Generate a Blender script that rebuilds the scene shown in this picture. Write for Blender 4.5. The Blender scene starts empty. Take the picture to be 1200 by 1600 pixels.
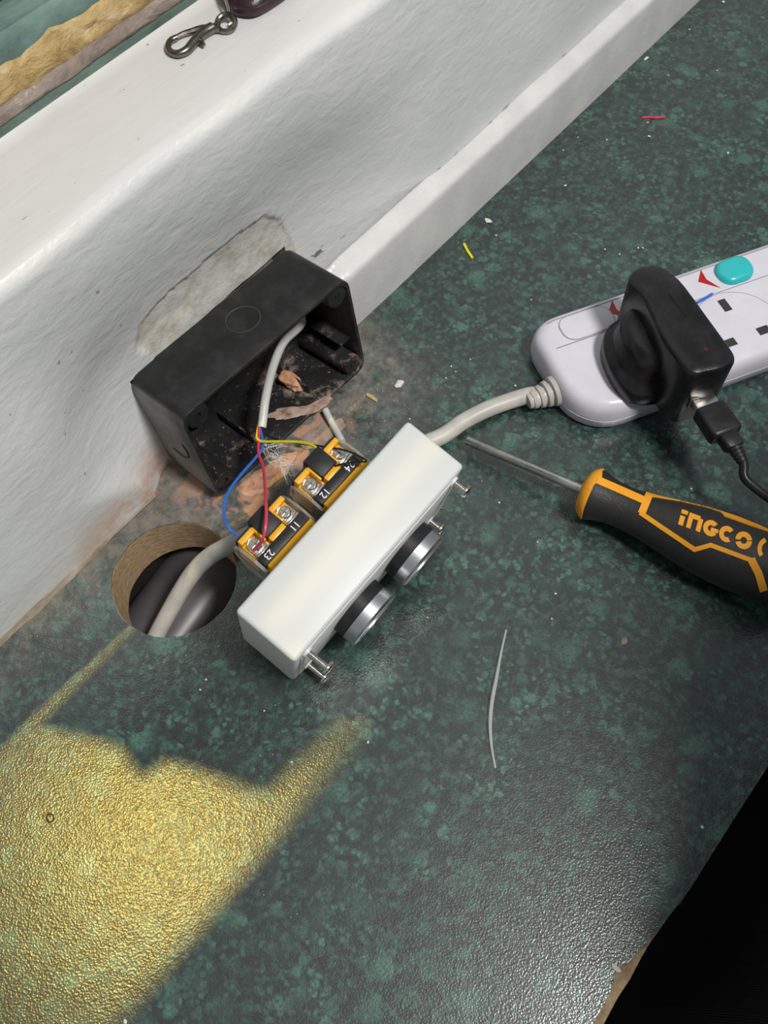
import bpy, bmesh, math, random
from mathutils import Vector, Matrix, noise
random.seed(7)
C = bpy.context.scene.collection
S = 0.001                                   # everything below is written in millimetres
V = Vector

# ---------------------------------------------------------------- camera
F_PX = 1406.4
RC = Matrix(((0.64088, -0.76689, -0.03375), (-0.68822, -0.55571, -0.46643), (0.33895, 0.32216, -0.88393)))
def ortho(m):
    x = V(m[0]).normalized(); z = V(m[2]); z = (z - x*z.dot(x)).normalized(); y = z.cross(x)
    return Matrix((x, y, z))
RC = ortho(RC)
CAM = V((0.0, -326.49, 536.29))
cd = bpy.data.cameras.new('camera'); cam = bpy.data.objects.new('camera', cd); C.objects.link(cam)
cd.sensor_fit = 'HORIZONTAL'; cd.sensor_width = 36; cd.lens = F_PX/1200*36; cd.clip_start = 0.01; cd.clip_end = 50
mw = Matrix((RC[0], -RC[1], -RC[2])).transposed().to_4x4(); mw.translation = CAM*S
cam.matrix_world = mw
bpy.context.scene.camera = cam

# ---------------------------------------------------------------- light, world, exposure
sc = bpy.context.scene
sc.view_settings.view_transform = 'Standard'; sc.view_settings.look = 'None'
sc.view_settings.gamma = 1; sc.view_settings.use_curve_mapping = False
sc.view_settings.exposure = 0.0
w = bpy.data.worlds.new('world'); sc.world = w; w.use_nodes = True
w.node_tree.nodes['Background'].inputs[0].default_value = (0.87, 0.94, 0.97, 1)
w.node_tree.nodes['Background'].inputs[1].default_value = 0.25
def area(name, loc, aim, size, power, col, shape='DISK', spread=math.pi):
    l = bpy.data.lights.new(name, 'AREA'); l.shape = shape; l.size = size; l.energy = power; l.color = col; l.spread = spread
    o = bpy.data.objects.new(name, l); C.objects.link(o); o.location = V(loc)*S
    o.rotation_euler = (V(aim)-V(loc)).to_track_quat('-Z', 'Y').to_euler(); return o
area('ceiling_lamp', (300, -1000, 1650), (200, -200, 0), 0.30, 29.0, (1.0, 0.965, 0.93))
LAMP = V((-230, 700, 3000))                 # warm lamp outside, its light falls steeply through the window
area('yellow_outdoor_lamp', LAMP, (-30, -140, 0), 0.032, 40.0, (1.0, 0.70, 0.15))

# ---------------------------------------------------------------- helpers
def ray(u, v): return RC.transposed() @ V(((u-600)/F_PX, (v-800)/F_PX, 1.0))
def at(u, v, z=0.0):
    d = ray(u, v); return CAM + d*((z-CAM.z)/d.z)
def hit(u, v, o, n):
    d = ray(u, v); return CAM + d*(n.dot(o-CAM)/n.dot(d))

def finish(o, label=None, cat=None, group=None, kind=None):
    for k, x in (('label', label), ('category', cat), ('group', group), ('kind', kind)):
        if x: o[k] = x
    return o
def thing(name, label, cat, loc=(0, 0, 0), rot=None, group=None):
    o = bpy.data.objects.new(name, None); C.objects.link(o); o.empty_display_size = 0.01
    m = (rot or Matrix.Identity(3)).to_4x4(); m.translation = V(loc)*S; o.matrix_world = m
    o['mm'] = list(loc)
    return finish(o, label, cat, group)
def obj(name, bm, mats, parent=None, smooth=True, off=None, sharp=40, **kw):
    """bm is in mm in the frame of the parent (off = a world point to subtract)"""
    if off is not None: bmesh.ops.translate(bm, verts=bm.verts, vec=-V(off))
    bmesh.ops.scale(bm, verts=bm.verts, vec=(S, S, S))
    if sharp and smooth:
        bm.normal_update()
        lim = math.radians(sharp)
        for e in bm.edges:
            if len(e.link_faces) == 2 and e.calc_face_angle(0) > lim: e.smooth = False
    me = bpy.data.meshes.new(name); bm.to_mesh(me); bm.free()
    for f in me.polygons: f.use_smooth = smooth
    for m in (mats if isinstance(mats, (list, tuple)) else [mats]): me.materials.append(m)
    o = bpy.data.objects.new(name, me); C.objects.link(o)
    if parent is not None:
        o.parent = parent
    return finish(o, **kw)
def solo(name, bm, mats, base, **kw):
    """single mesh thing: origin at base (world mm)"""
    sm = kw.pop('smooth', True)
    o = obj(name, bm, mats, None, smooth=sm, off=base, **kw); o.location = V(base)*S; return o
def put(bm, verts, faces):
    vs = [bm.verts.new(x) for x in verts]
    for f in faces:
        try: bm.faces.new([vs[i] for i in f])
        except ValueError: pass
    return vs
def loft(bm, rings, cap=(True, True), closed=True):
    n = len(rings[0]); R = [[bm.verts.new(q) for q in r] for r in rings]
    for a, b in zip(R, R[1:]):
        for i in range(n if closed else n-1):
            j = (i+1) % n; bm.faces.new((a[i], a[j], b[j], b[i]))
    if cap[0]: bm.faces.new(list(reversed(R[0])))
    if cap[1]: bm.faces.new(R[-1])
    return R
def smoothpath(pts, n=6):
    P = [V(p) for p in pts]
    P = [P[0]*2-P[1]] + P + [P[-1]*2-P[-2]]; out = []
    for i in range(1, len(P)-2):
        for k in range(n):
            t = k/n; a, b, c, d = P[i-1:i+3]
            out.append(0.5*((2*b)+(c-a)*t+(2*a-5*b+4*c-d)*t*t+(3*b-a-3*c+d)*t**3))
    out.append(P[-2]); return out
def tube(bm, pts, r, seg=10, n=6, smooth=True, flat=1.0):
    P = smoothpath(pts, n) if smooth else [V(p) for p in pts]
    rr = r if callable(r) else (lambda t: r)
    rings = []; up = V((0.13, 0.21, 0.97))
    for i, q in enumerate(P):
        d = (P[min(i+1, len(P)-1)]-P[max(i-1, 0)]).normalized()
        x = d.cross(up)
        if x.length < 1e-3: x = d.cross(V((1, 0, 0)))
        x.normalize(); y = x.cross(d).normalized(); up = y
        k = rr(i/(len(P)-1))
        rings.append([q+x*(k*math.cos(2*math.pi*j/seg))+y*(k*flat*math.sin(2*math.pi*j/seg)) for j in range(seg)])
    loft(bm, rings); return bm
def lathe(bm, prof, o, axis, seg=32, cap=(True, True)):
    ax = V(axis).normalized(); x = ax.cross(V((0, 0, 1)))
    if x.length < 1e-3: x = V((1, 0, 0))
    x.normalize(); y = ax.cross(x)
    o = V(o)
    loft(bm, [[o+ax*s+(x*math.cos(2*math.pi*j/seg)+y*math.sin(2*math.pi*j/seg))*max(r, 1e-3) for j in range(seg)] for s, r in prof], cap)
    bmesh.ops.recalc_face_normals(bm, faces=bm.faces); return bm
def rrect(w, h, r, n=5, cx=0, cy=0):
    out = []
    for sx, sy, a0 in ((1, 1, 0), (-1, 1, 90), (-1, -1, 180), (1, -1, 270)):
        for k in range(n+1):
            a = math.radians(a0+90*k/n); out.append((cx+sx*(w/2-r)+r*math.cos(a), cy+sy*(h/2-r)+r*math.sin(a)))
    return out
def rbox(bm, lo, hi, bev=0.0, seg=2):
    x0, y0, z0 = lo; x1, y1, z1 = hi
    vs = put(bm, [(x0, y0, z0), (x1, y0, z0), (x1, y1, z0), (x0, y1, z0), (x0, y0, z1), (x1, y0, z1), (x1, y1, z1), (x0, y1, z1)],
             [(0, 3, 2, 1), (4, 5, 6, 7), (0, 1, 5, 4), (1, 2, 6, 5), (2, 3, 7, 6), (3, 0, 4, 7)])
    if bev:
        ed = {e for v in vs for e in v.link_edges}
        bmesh.ops.bevel(bm, geom=list(ed), offset=bev, segments=seg, profile=0.5, affect='EDGES')
    return bm
def prism(bm, poly, fn0, fn1):
    """poly: 2-D points; fn0 / fn1 map (x, y) to the two faces"""
    n = len(poly); a = [bm.verts.new(fn0(*q)) for q in poly]; b = [bm.verts.new(fn1(*q)) for q in poly]
    bm.faces.new(a); bm.faces.new(list(reversed(b)))
    for i in range(n): bm.faces.new((a[i], b[i], b[(i+1) % n], a[(i+1) % n]))
    bmesh.ops.recalc_face_normals(bm, faces=bm.faces); return bm
NB = bmesh.new
def text_bm(s, size, depth, fn):
    cu = bpy.data.curves.new('t', 'FONT'); cu.body = s; cu.size = size; cu.align_x = 'CENTER'; cu.align_y = 'CENTER'; cu.extrude = depth; cu.resolution_u = 3
    o = bpy.data.objects.new('t', cu); C.objects.link(o); dg = bpy.context.evaluated_depsgraph_get(); dg.update()
    me = bpy.data.meshes.new_from_object(o.evaluated_get(dg)); bm = NB(); bm.from_mesh(me)
    bpy.data.objects.remove(o); bpy.data.curves.remove(cu); bpy.data.meshes.remove(me)
    for v in bm.verts: v.co = fn(v.co)
    return bm
def smooth2(P, n=4):
    P = [V((*q, 0)) for q in P]; N = len(P); out = []
    for i in range(N):
        a, b, c, d = P[i-1], P[i], P[(i+1) % N], P[(i+2) % N]
        for k in range(n):
            t = k/n; q = 0.5*((2*b)+(c-a)*t+(2*a-5*b+4*c-d)*t*t+(3*b-a-3*c+d)*t**3); out.append((q.x, q.y))
    return out
def sm(x, a, b):
    t = min(1, max(0, (x-a)/(b-a))); return t*t*(3-2*t)

# ---------------------------------------------------------------- materials
class MT:
    def __init__(s, name, col=(0.5, 0.5, 0.5), rough=0.5, metal=0.0, spec=0.5, **kw):
        s.m = bpy.data.materials.new(name); s.m.use_nodes = True; s.t = s.m.node_tree; s.n = s.t.nodes; s.b = s.n['Principled BSDF']
        s.set('Base Color', (*col, 1)); s.set('Roughness', rough); s.set('Metallic', metal); s.set('Specular IOR Level', spec)
        for k, v in kw.items(): s.set(k.replace('_', ' '), v)
        s.tc = None
    def set(s, k, v):
        if isinstance(v, bpy.types.NodeSocket): s.t.links.new(v, s.b.inputs[k])
        else: s.b.inputs[k].default_value = v
    def node(s, typ, ins=None, **at_):
        n = s.n.new(typ)
        for k, v in at_.items(): setattr(n, k, v)
        for k, v in (ins or {}).items():
            if isinstance(v, bpy.types.NodeSocket): s.t.links.new(v, n.inputs[k])
            else: n.inputs[k].default_value = v
        return n
    def co(s, scale=(1, 1, 1), world=True, rot=(0, 0, 0)):
        src = s.node('ShaderNodeNewGeometry').outputs['Position'] if world else s.node('ShaderNodeTexCoord').outputs['Object']
        return s.node('ShaderNodeMapping', {'Vector': src, 'Scale': scale, 'Rotation': rot}).outputs[0]
    def noise(s, scale, detail=2, rough=0.5, dist=0.0, vec=None):
        return s.node('ShaderNodeTexNoise', {'Scale': scale, 'Detail': detail, 'Roughness': rough, 'Distortion': dist, 'Vector': vec or s.co()}).outputs['Fac']
    def ramp(s, fac, stops, interp='LINEAR'):
        r = s.node('ShaderNodeValToRGB', {'Fac': fac}); e = r.color_ramp; e.interpolation = interp
        while len(e.elements) < len(stops): e.elements.new(0.5)
        for q, (p, c) in zip(e.elements, stops): q.position = p; q.color = (*c, 1) if len(c) == 3 else c
        return r.outputs['Color']
    def mix(s, fac, a, b, mode='MIX'):
        n = s.node('ShaderNodeMix', data_type='RGBA', blend_type=mode)
        for i, v in ((0, fac), (6, a), (7, b)):
            if isinstance(v, bpy.types.NodeSocket): s.t.links.new(v, n.inputs[i])
            else: n.inputs[i].default_value = v if i == 0 else (*v, 1)
        return n.outputs[2]
    def math(s, op, a, b=0.0, clamp=False):
        n = s.node('ShaderNodeMath', operation=op, use_clamp=clamp)
        for i, v in ((0, a), (1, b)):
            if isinstance(v, bpy.types.NodeSocket): s.t.links.new(v, n.inputs[i])
            else: n.inputs[i].default_value = v
        return n.outputs[0]
    def step(s, x, a, b):
        n = s.node('ShaderNodeMapRange', {'Value': x, 'From Min': a, 'From Max': b}, interpolation_type='SMOOTHSTEP'); return n.outputs[0]
    def xyz(s, world=True):
        return s.node('ShaderNodeSeparateXYZ', {'Vector': s.co(world=world)}).outputs
    def bump(s, h, dist, strength=1.0, prev=None):
        ins = {'Height': h, 'Distance': dist, 'Strength': strength}
        if prev: ins['Normal'] = prev
        o = s.node('ShaderNodeBump', ins).outputs[0]; s.set('Normal', o); return o

def grimy(name, col, rough, dark=0.8, scale=60, bump=0.0002, **kw):
    m = MT(name, col, rough, **kw); n = m.noise(scale, 4, 0.6)
    m.set('Base Color', m.mix(m.step(n, 0.35, 0.7), tuple(c*dark for c in col), col))
    m.set('Roughness', m.math('ADD', m.math('MULTIPLY', n, 0.2), rough-0.1))
    if bump: m.bump(m.noise(scale*12, 2), bump, 0.5)
    return m.m
def paint_wall():
    m = MT('gloss_white_wall_paint', (0.74, 0.76, 0.75), 0.36)
    x, y, z = m.xyz()
    lump = m.noise(60, 4, 0.55, 0.4, m.co((1, 1, 1.6))); brush = m.noise(90, 3, 0.6, 0.3, m.co((0.25, 1, 2.2)))
    b = m.bump(lump, 0.0020, 0.45); m.bump(brush, 0.0005, 0.4, b)
    base = m.mix(m.step(m.noise(9, 3), 0.35, 0.7), (0.68, 0.70, 0.69), (0.76, 0.775, 0.77))
    # grey dirty smudges, rusty stain low down by the box, mould line above the upstand
    low = m.math('MULTIPLY', m.step(z, 0.045, 0.0), m.step(m.noise(26, 4, 0.7), 0.38, 0.62))
    xm = m.math('MULTIPLY', m.step(x, 0.02, 0.10), m.step(x, 0.20, 0.15))
    base = m.mix(m.math('MULTIPLY', m.math('MULTIPLY', low, xm), 0.8), base, (0.55, 0.25, 0.13))
    xb = m.math('MULTIPLY', m.step(x, 0.13, 0.05), m.step(z, 0.05, 0.0))
    base = m.mix(m.math('MULTIPLY', m.math('MULTIPLY', xb, m.step(m.noise(14, 3), 0.35, 0.65)), 0.45), base, (0.42, 0.33, 0.17))
    band = m.math('MULTIPLY', m.step(z, 0.0570, 0.0585), m.step(z, 0.0650, 0.0610))
    mould = m.math('MULTIPLY', m.math('MULTIPLY', band, m.step(x, 0.29, 0.31)), m.step(m.noise(170, 3, 0.7, 0, m.co((0.5, 1, 0.7))), 0.56, 0.64))
    base = m.mix(m.math('MULTIPLY', mould, 0.85), base, (0.12, 0.10, 0.08))
    spk = m.step(m.noise(120, 1, 0.5), 0.775, 0.80)
    base = m.mix(m.math('MULTIPLY', spk, 0.7), base, (0.25, 0.2, 0.16))
    m.set('Base Color', base); return m.m
def paint_sill():
    m = MT('gloss_white_sill_paint', (0.80, 0.79, 0.78), 0.30)
    b = m.bump(m.noise(110, 3, 0.6, 0.4, m.co((0.18, 1.6, 1))), 0.0006, 0.4); m.bump(m.noise(30, 3), 0.002, 0.4, b)
    n = m.noise(11, 4, 0.6, 0, m.co((0.4, 1, 1)))
    base = m.mix(m.step(n, 0.3, 0.75), (0.66, 0.645, 0.63), (0.74, 0.73, 0.72))
    spk = m.step(m.noise(190, 2, 0.6, 0, m.co((0.5, 1, 1))), 0.70, 0.74)
    m.set('Base Color', m.mix(m.math('MULTIPLY', spk, 0.75), base, (0.22, 0.20, 0.19))); return m.m
def laminate():
    m = MT('green_marbled_laminate', (0.03, 0.06, 0.05), 0.2, 0.0, 0.5)
    x, y, z = m.xyz()
    warp = m.node('ShaderNodeTexNoise', {'Scale': 160, 'Detail': 3, 'Vector': m.co()}).outputs['Color']
    vec = m.node('ShaderNodeVectorMath', {0: m.co(), 1: m.node('ShaderNodeVectorMath', {0: warp, 1: (0.0075, 0.0075, 0.0)}, operation='MULTIPLY').outputs[0]}, operation='ADD').outputs[0]
    def cells(scale, lo, hi):
        v = m.node('ShaderNodeTexVoronoi', {'Scale': scale, 'Vector': vec}, feature='F1')
        val = m.node('ShaderNodeSeparateColor', {'Color': v.outputs['Color']}).outputs[0]
        edge = m.step(v.outputs['Distance'], 0.75, 0.25)
        return m.math('MULTIPLY', m.step(val, lo, hi), edge)
    clump = m.step(m.noise(30, 3, 0.6), 0.30, 0.66)
    f = m.math('MAXIMUM', m.math('MULTIPLY', cells(125, 0.30, 1.0), 0.85), m.math('MULTIPLY', cells(235, 0.05, 0.9), 0.85))
    f = m.math('MAXIMUM', f, m.math('MULTIPLY', cells(58, 0.45, 1.0), 0.8))
    f = m.math('MULTIPLY', f, m.math('ADD', m.math('MULTIPLY', clump, 0.70), 0.42), True)
    f = m.math('MULTIPLY', f, m.step(m.noise(520, 3, 0.7), 0.15, 0.60))
    f = m.math('MAXIMUM', f, m.math('MULTIPLY', m.step(m.noise(150, 4, 0.65), 0.40, 0.70), 0.55))
    base = m.ramp(f, [(0.0, (0.011, 0.016, 0.0155)), (0.25, (0.018, 0.038, 0.033)), (0.60, (0.040, 0.105, 0.082)), (1.0, (0.080, 0.195, 0.152))])
    # plaster dust around the black box and the hole
    dx = m.math('MULTIPLY', m.step(x, 0.045, 0.12), m.step(x, 0.345, 0.285)); dy = m.step(y, -0.125, -0.045)
    near = m.math('MULTIPLY', dx, dy)
    dust = m.math('MULTIPLY', near, m.step(m.noise(42, 5, 0.7), 0.30, 0.58))
    base = m.mix(m.math('MULTIPLY', dust, 0.80), base, m.ramp(m.noise(120, 4, 0.7), [(0.3, (0.10, 0.092, 0.082)), (0.7, (0.34, 0.31, 0.28))]))
    px_ = m.math('MULTIPLY', m.step(x, 0.11, 0.15), m.step(x, 0.27, 0.22)); py_ = m.math('MULTIPLY', m.step(y, -0.085, -0.06), near)
    pink = m.math('MULTIPLY', m.math('MULTIPLY', px_, py_), m.step(m.noise(48, 3, 0.6, 0.3), 0.50, 0.58))
    base = m.mix(m.math('MULTIPLY', pink, 0.9), base, (0.55, 0.30, 0.20))
    wallside = m.math('MULTIPLY', m.step(y, -0.045, -0.004), m.math('MULTIPLY', m.step(x, 0.36, 0.30), m.step(m.noise(60, 4, 0.7), 0.35, 0.65)))
    base = m.mix(m.math('MULTIPLY', wallside, 0.55), base, (0.24, 0.19, 0.14))
    m.set('Base Color', base)
    m.set('Roughness', m.math('ADD', 0.42, m.math('MULTIPLY', dust, 0.4)))
    m.set('Specular IOR Level', 0.5)
    m.set('Coat Weight', m.math('SUBTRACT', 1.0, m.math('MULTIPLY', dust, 0.95))); m.set('Coat IOR', 1.62); m.set('Coat Roughness', 0.22)
    peb = m.node('ShaderNodeTexVoronoi', {'Scale': 820, 'Randomness': 1.0, 'Vector': m.co()}, feature='F1').outputs['Distance']
    hgt = m.math('ADD', peb, m.math('MULTIPLY', m.noise(1100, 1, 0.6), 0.9))
    cn = m.node('ShaderNodeBump', {'Height': hgt, 'Distance': 0.0005, 'Strength': 0.18}).outputs[0]; m.set('Coat Normal', cn); m.set('Normal', cn)
    return m.m
def chipboard():
    m = MT('raw_chipboard', (0.4, 0.25, 0.13), 0.8)
    n = m.noise(330, 4, 0.7, 0, m.co((0.6, 0.6, 1.8)))
    m.set('Base Color', m.ramp(n, [(0.28, (0.24, 0.155, 0.085)), (0.5, (0.43, 0.30, 0.17)), (0.75, (0.60, 0.45, 0.29))])); m.bump(n, 0.001, 0.7); return m.m
def raw_plaster():
    m = MT('bare_plaster', (0.5, 0.47, 0.41), 0.85)
    n = m.noise(70, 5, 0.65)
    m.set('Base Color', m.ramp(n, [(0.26, (0.44, 0.36, 0.27)), (0.42, (0.60, 0.57, 0.50)), (0.58, (0.68, 0.69, 0.64)), (0.80, (0.70, 0.58, 0.44))])); m.bump(m.noise(240, 4, 0.7), 0.0012, 0.6); return m.m
def peeling(name, stops, scale, stretch=(0.35, 1, 1), bump=0.0015, rough=0.65):
    m = MT(name, stops[0][1], rough); n = m.noise(scale, 5, 0.65, 0.4, m.co(stretch))
    m.set('Base Color', m.ramp(n, stops)); m.bump(n, bump, 0.8); return m.m
def black_plastic(name, col=(0.012, 0.012, 0.013), rough=0.34, dust=0.0):
    m = MT(name, col, rough, 0.0, 0.3); n = m.noise(70, 4, 0.6)
    base = m.mix(m.step(n, 0.4, 0.75), col, tuple(c*1.7+0.003 for c in col))
    if dust:
        up = m.node('ShaderNodeSeparateXYZ', {'Vector': m.node('ShaderNodeNewGeometry').outputs['Normal']}).outputs[2]
        sp = m.math('MAXIMUM', m.math('MULTIPLY', m.step(m.noise(420, 2, 0.6), 0.66, 0.70), 0.5), m.math('MULTIPLY', m.step(m.noise(36, 5, 0.75), 0.52, 0.66), 0.55))
        ox, oy, oz = m.xyz(False)
        low = m.math('MULTIPLY', m.step(oz, 0.055, 0.002), m.math('MULTIPLY', m.step(up, -0.3, 0.7), sp))
        base = m.mix(m.math('MULTIPLY', low, dust), base, (0.50, 0.38, 0.30))
    if dust:
        nx = m.node('ShaderNodeSeparateXYZ', {'Vector': m.node('ShaderNodeNewGeometry').outputs['Normal']}).outputs[0]; gx = m.xyz()[0]
        side_sheen = m.math('MULTIPLY', m.math('MULTIPLY', m.step(nx, -0.6, -0.95), m.step(gx, 0.146, 0.143)), m.step(m.noise(22, 4, 0.6), 0.25, 0.75))  # paler left outer face: reflection on the glossy plastic put into the colour
        base = m.mix(m.math('MULTIPLY', side_sheen, 0.55), base, (0.40, 0.38, 0.35))
    m.set('Base Color', base); m.set('Roughness', m.math('ADD', rough-0.08, m.math('MULTIPLY', n, 0.2)))
    m.bump(m.noise(700, 2), 0.00015, 0.4); return m.m
def glassy(name, col, rough, alpha_ior=1.3, spec=0.5):
    return MT(name, col, rough, 0.0, spec, IOR=alpha_ior, Transmission_Weight=1.0).m

WALL, SILL, LAM, CHIP, RAW = paint_wall(), paint_sill(), laminate(), chipboard(), raw_plaster()
UPST = grimy('gloss_white_upstand_paint', (0.76, 0.755, 0.74), 0.30, 0.88, 30, 0.0004)
BLK = black_plastic('black_box_plastic', (0.016, 0.0165, 0.017), 0.33, 1.0)
BLKS = black_plastic('black_adapter_plastic', (0.010, 0.010, 0.011), 0.26)
BLKC = black_plastic('black_cord_plastic', (0.012, 0.012, 0.013), 0.36)
BLKR = black_plastic('black_collar_plastic', (0.016, 0.015, 0.017), 0.42)
WHT = MT('satin_white_plastic', (0.66, 0.675, 0.66), 0.42, Subsurface_Weight=0.0).m
WHS = grimy('white_power_strip_plastic', (0.70, 0.68, 0.76), 0.25, 0.93, 40, 0)
WHC = grimy('grey_white_cable_sheath', (0.60, 0.58, 0.53), 0.42, 0.80, 60, 0)
WHN = grimy('off_white_cable_sheath', (0.62, 0.63, 0.59), 0.40, 0.92, 60, 0)
CHROME = MT('nickel_plate', (0.75, 0.72, 0.66), 0.20, 1.0).m
STEEL = grimy('brushed_steel', (0.62, 0.61, 0.58), 0.30, 0.75, 90, 0, metal=1.0)
ALU = MT('satin_aluminium', (0.72, 0.73, 0.75), 0.33, 1.0).m
PEWT = grimy('dark_pewter', (0.26, 0.24, 0.21), 0.30, 0.7, 200, 0, metal=1.0)
YEL = MT('yellow_contact_plastic', (0.85, 0.42, 0.012), 0.35).m
YLH = MT('yellow_handle_plastic', (0.86, 0.36, 0.018), 0.40).m
WY, WR, WB = MT('yellow_wire', (0.90, 0.80, 0.02), 0.38).m, MT('red_wire', (0.70, 0.045, 0.10), 0.38).m, MT('blue_wire', (0.03, 0.16, 0.62), 0.36).m
TEAL = MT('teal_switch_plastic', (0.03, 0.50, 0.52), 0.28).m
REDL = MT('red_indicator_plastic', (0.42, 0.012, 0.01), 0.25).m
DARK = MT('dark_recess', (0.03, 0.028, 0.03), 0.6).m
GREY = MT('grey_seam', (0.30, 0.27, 0.29), 0.6).m
INK = MT('white_lettering', (0.85, 0.85, 0.82), 0.5).m
CLRM = MT('clear_terminal_cover', (0.9, 0.85, 0.75), 0.1)
CLRM.set('Alpha', 0.18); CLRM.set('Roughness', 0.3); CLRM.set('Specular IOR Level', 0.3); CLR = CLRM.m
STRAND = MT('clear_plastic_offcut', (0.70, 0.70, 0.70), 0.3, Alpha=0.38).m
MORTAR = peeling('pink_mortar', [(0.3, (0.42, 0.20, 0.11)), (0.5, (0.72, 0.38, 0.22)), (0.75, (0.82, 0.58, 0.42))], 160, (1, 1, 1), 0.002, 0.9)
CRUMB = MT('plaster_crumb', (0.72, 0.70, 0.65), 0.8).m
TEALP = peeling('old_green_paint', [(0.3, (0.07, 0.12, 0.11)), (0.5, (0.15, 0.24, 0.21)), (0.75, (0.26, 0.37, 0.32))], 40)
GRNL = peeling('dark_green_paint', [(0.3, (0.05, 0.08, 0.07)), (0.7, (0.15, 0.22, 0.18))], 60)
OCHRE = peeling('peeling_ochre_putty', [(0.28, (0.20, 0.13, 0.06)), (0.45, (0.42, 0.29, 0.11)), (0.60, (0.55, 0.39, 0.17)), (0.72, (0.62, 0.52, 0.33))], 85, (0.6, 1, 1), 0.005)
TIMB = peeling('weathered_timber', [(0.3, (0.13, 0.10, 0.085)), (0.5, (0.26, 0.20, 0.17)), (0.62, (0.32, 0.26, 0.22)), (0.68, (0.60, 0.53, 0.42))], 85, (0.5, 1, 1), 0.004)
PLUM = grimy('dark_plum_leather', (0.040, 0.018, 0.026), 0.30, 0.7, 120, 0.0003)
FLOORM = grimy('dark_floor', (0.03, 0.028, 0.026), 0.6, 0.7, 8, 0)

# ---------------------------------------------------------------- setting: wall, sill, upstand, window
def xs_():
    a = [-700, -500, -350]; x = -250
    while x < 100: a.append(x); x += 6
    while x < 312: a.append(x); x += 1.6
    while x < 700: a.append(x); x += 8
    return a + [750, 850, 1000, 1200, 1500]
XS = xs_()
def nose(x):   # the hand-plastered sill edge bows slightly
    return 1.2*math.sin(x*0.021+0.4) + 0.8*math.sin(x*0.053+1.0)
SCAR = [(166, 84), (158, 104), (163, 120), (180, 127), (202, 130), (224, 133), (252, 131), (273, 126), (284, 112), (292, 95), (294, 70)]
def inside(x, z, P):
    c = False
    for i in range(len(P)):
        (x0, z0), (x1, z1) = P[i], P[i-1]
        if (z0 > z) != (z1 > z) and x < (x1-x0)*(z-z0)/(z1-z0)+x0: c = not c
    return c
def build_wall():
    bm = NB(); zs = [-700, -200, -60, -8]; z = -1.2
    while z < 142: zs.append(z); z += 1.8
    while z < 216: zs.append(z); z += 4
    prof = [(0, q) for q in zs] + [(9-9*math.cos(a), 217.2+9*math.sin(a)) for a in [math.radians(t) for t in (0, 18, 36, 54)]]
    grid = []; mat = {}
    for x in XS:
        col = []
        for y, z in prof:
            wob = nose(x)*sm(z, 60, 215) + 1.3*noise.noise(V((x*0.012, z*0.02, 3.1)))*sm(z, 0, 40)
            jx = 3*noise.noise(V((x*0.05, z*0.05, 9.0))); jz = 3*noise.noise(V((x*0.05, z*0.05, 4.0)))+1.2*noise.noise(V((x*0.2, z*0.2, 1.0)))
            rec = 145.5 < x < 286 and 2 < z < 84
            hol = (sm(z, 208, 95) if z > 95 else 1)*(11+8.3*sm(z, 0, 92))*(sm(x, 112-sm(z, 10, 60)*50, 138)*sm(x, 440, 294))
            sc_ = inside(x+jx, z+jz, SCAR) and z > -1.5
            yy = y - wob + hol
            if rec: yy = 34
            elif sc_:
                yy = y - wob + hol + 1.5 - 0.9*sm(z, 110, 92) + 0.7*noise.noise(V((x*0.09, z*0.09, 0)))
            v = bm.verts.new((x, yy, z)); mat[v] = 2 if z < -5 else 1 if (rec or sc_) else 0; col.append(v)  # wall below the worktop darkened: shade under the hole put into the colour
        grid.append(col)
    for a, b in zip(grid, grid[1:]):
        for i in range(len(prof)-1):
            f = bm.faces.new((a[i], b[i], b[i+1], a[i+1])); m_ = [mat[q] for q in f.verts]; f.material_index = 2 if 2 in m_ else 1 if sum(m_) >= 2 else 0
    return bm
obj('wall_back', build_wall(), [WALL, RAW, FLOORM], kind='structure', sharp=70)
def sweep(prof, xs, wob=None):
    bm = NB(); g = [[bm.verts.new((x, y-(wob(x, y, z) if wob else 0), z)) for y, z in prof] for x in xs]
    for a, b in zip(g, g[1:]):
        for i in range(len(prof)-1): bm.faces.new((a[i], b[i], b[i+1], a[i+1]))
    return bm
sp = [(9-9*math.cos(math.radians(t)), 217.2+9*math.sin(math.radians(t))) for t in (54, 72, 90)] + [(20, 226.3), (45, 226.4), (66, 226.4), (69, 226.7), (71.5, 227.4), (73.2, 228.4), (73.6, 228.8), (76, 228.8), (90, 228.8), (90, 200)]
obj('trim_1', sweep(sp, XS, lambda x, y, z: (nose(x)+1.3*noise.noise(V((x*0.012, z*0.02, 3.1))))*sm(y, 30, 5)), SILL, kind='structure', sharp=70)
# upstand along the back of the worktop, broken off beside the black box
up = [(-13.0, 0.0), (-13.4, 10), (-13.4, 51), (-13.1, 54), (-12.0, 56.2), (-9.5, 57.4), (-3, 59.4), (-0.2, 60.4), (1.2, 62)]
def brk(x, y, z):
    return 0.5*noise.noise(V((x*0.02, z*0.05, 1)))
UX = [297+i*1.5 for i in range(14)] + [320, 330, 345, 365, 390, 430, 480, 540, 620, 700, 800, 950, 1150, 1500]
ub = sweep(up, UX, brk)
for v in ub.verts:
    if v.co.x < 318:
        k = sm(v.co.x, 319, 297)
        v.co.x += 5*noise.noise(V((v.co.y*0.3, v.co.z*0.09, 2.2)))*k + 3*k*sm(v.co.z, 58, 40)
        v.co.y += k*(1.2+2.2*noise.noise(V((v.co.x*0.25, v.co.z*0.15, 7))))
        v.co.z += -2.5*k*sm(v.co.z, 40, 60)*(1+noise.noise(V((v.co.x*0.4, v.co.y*0.4, 1))))
bd = [e for e in ub.edges if e.is_boundary and all(v.co.x < 305 for v in e.verts)]
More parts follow.
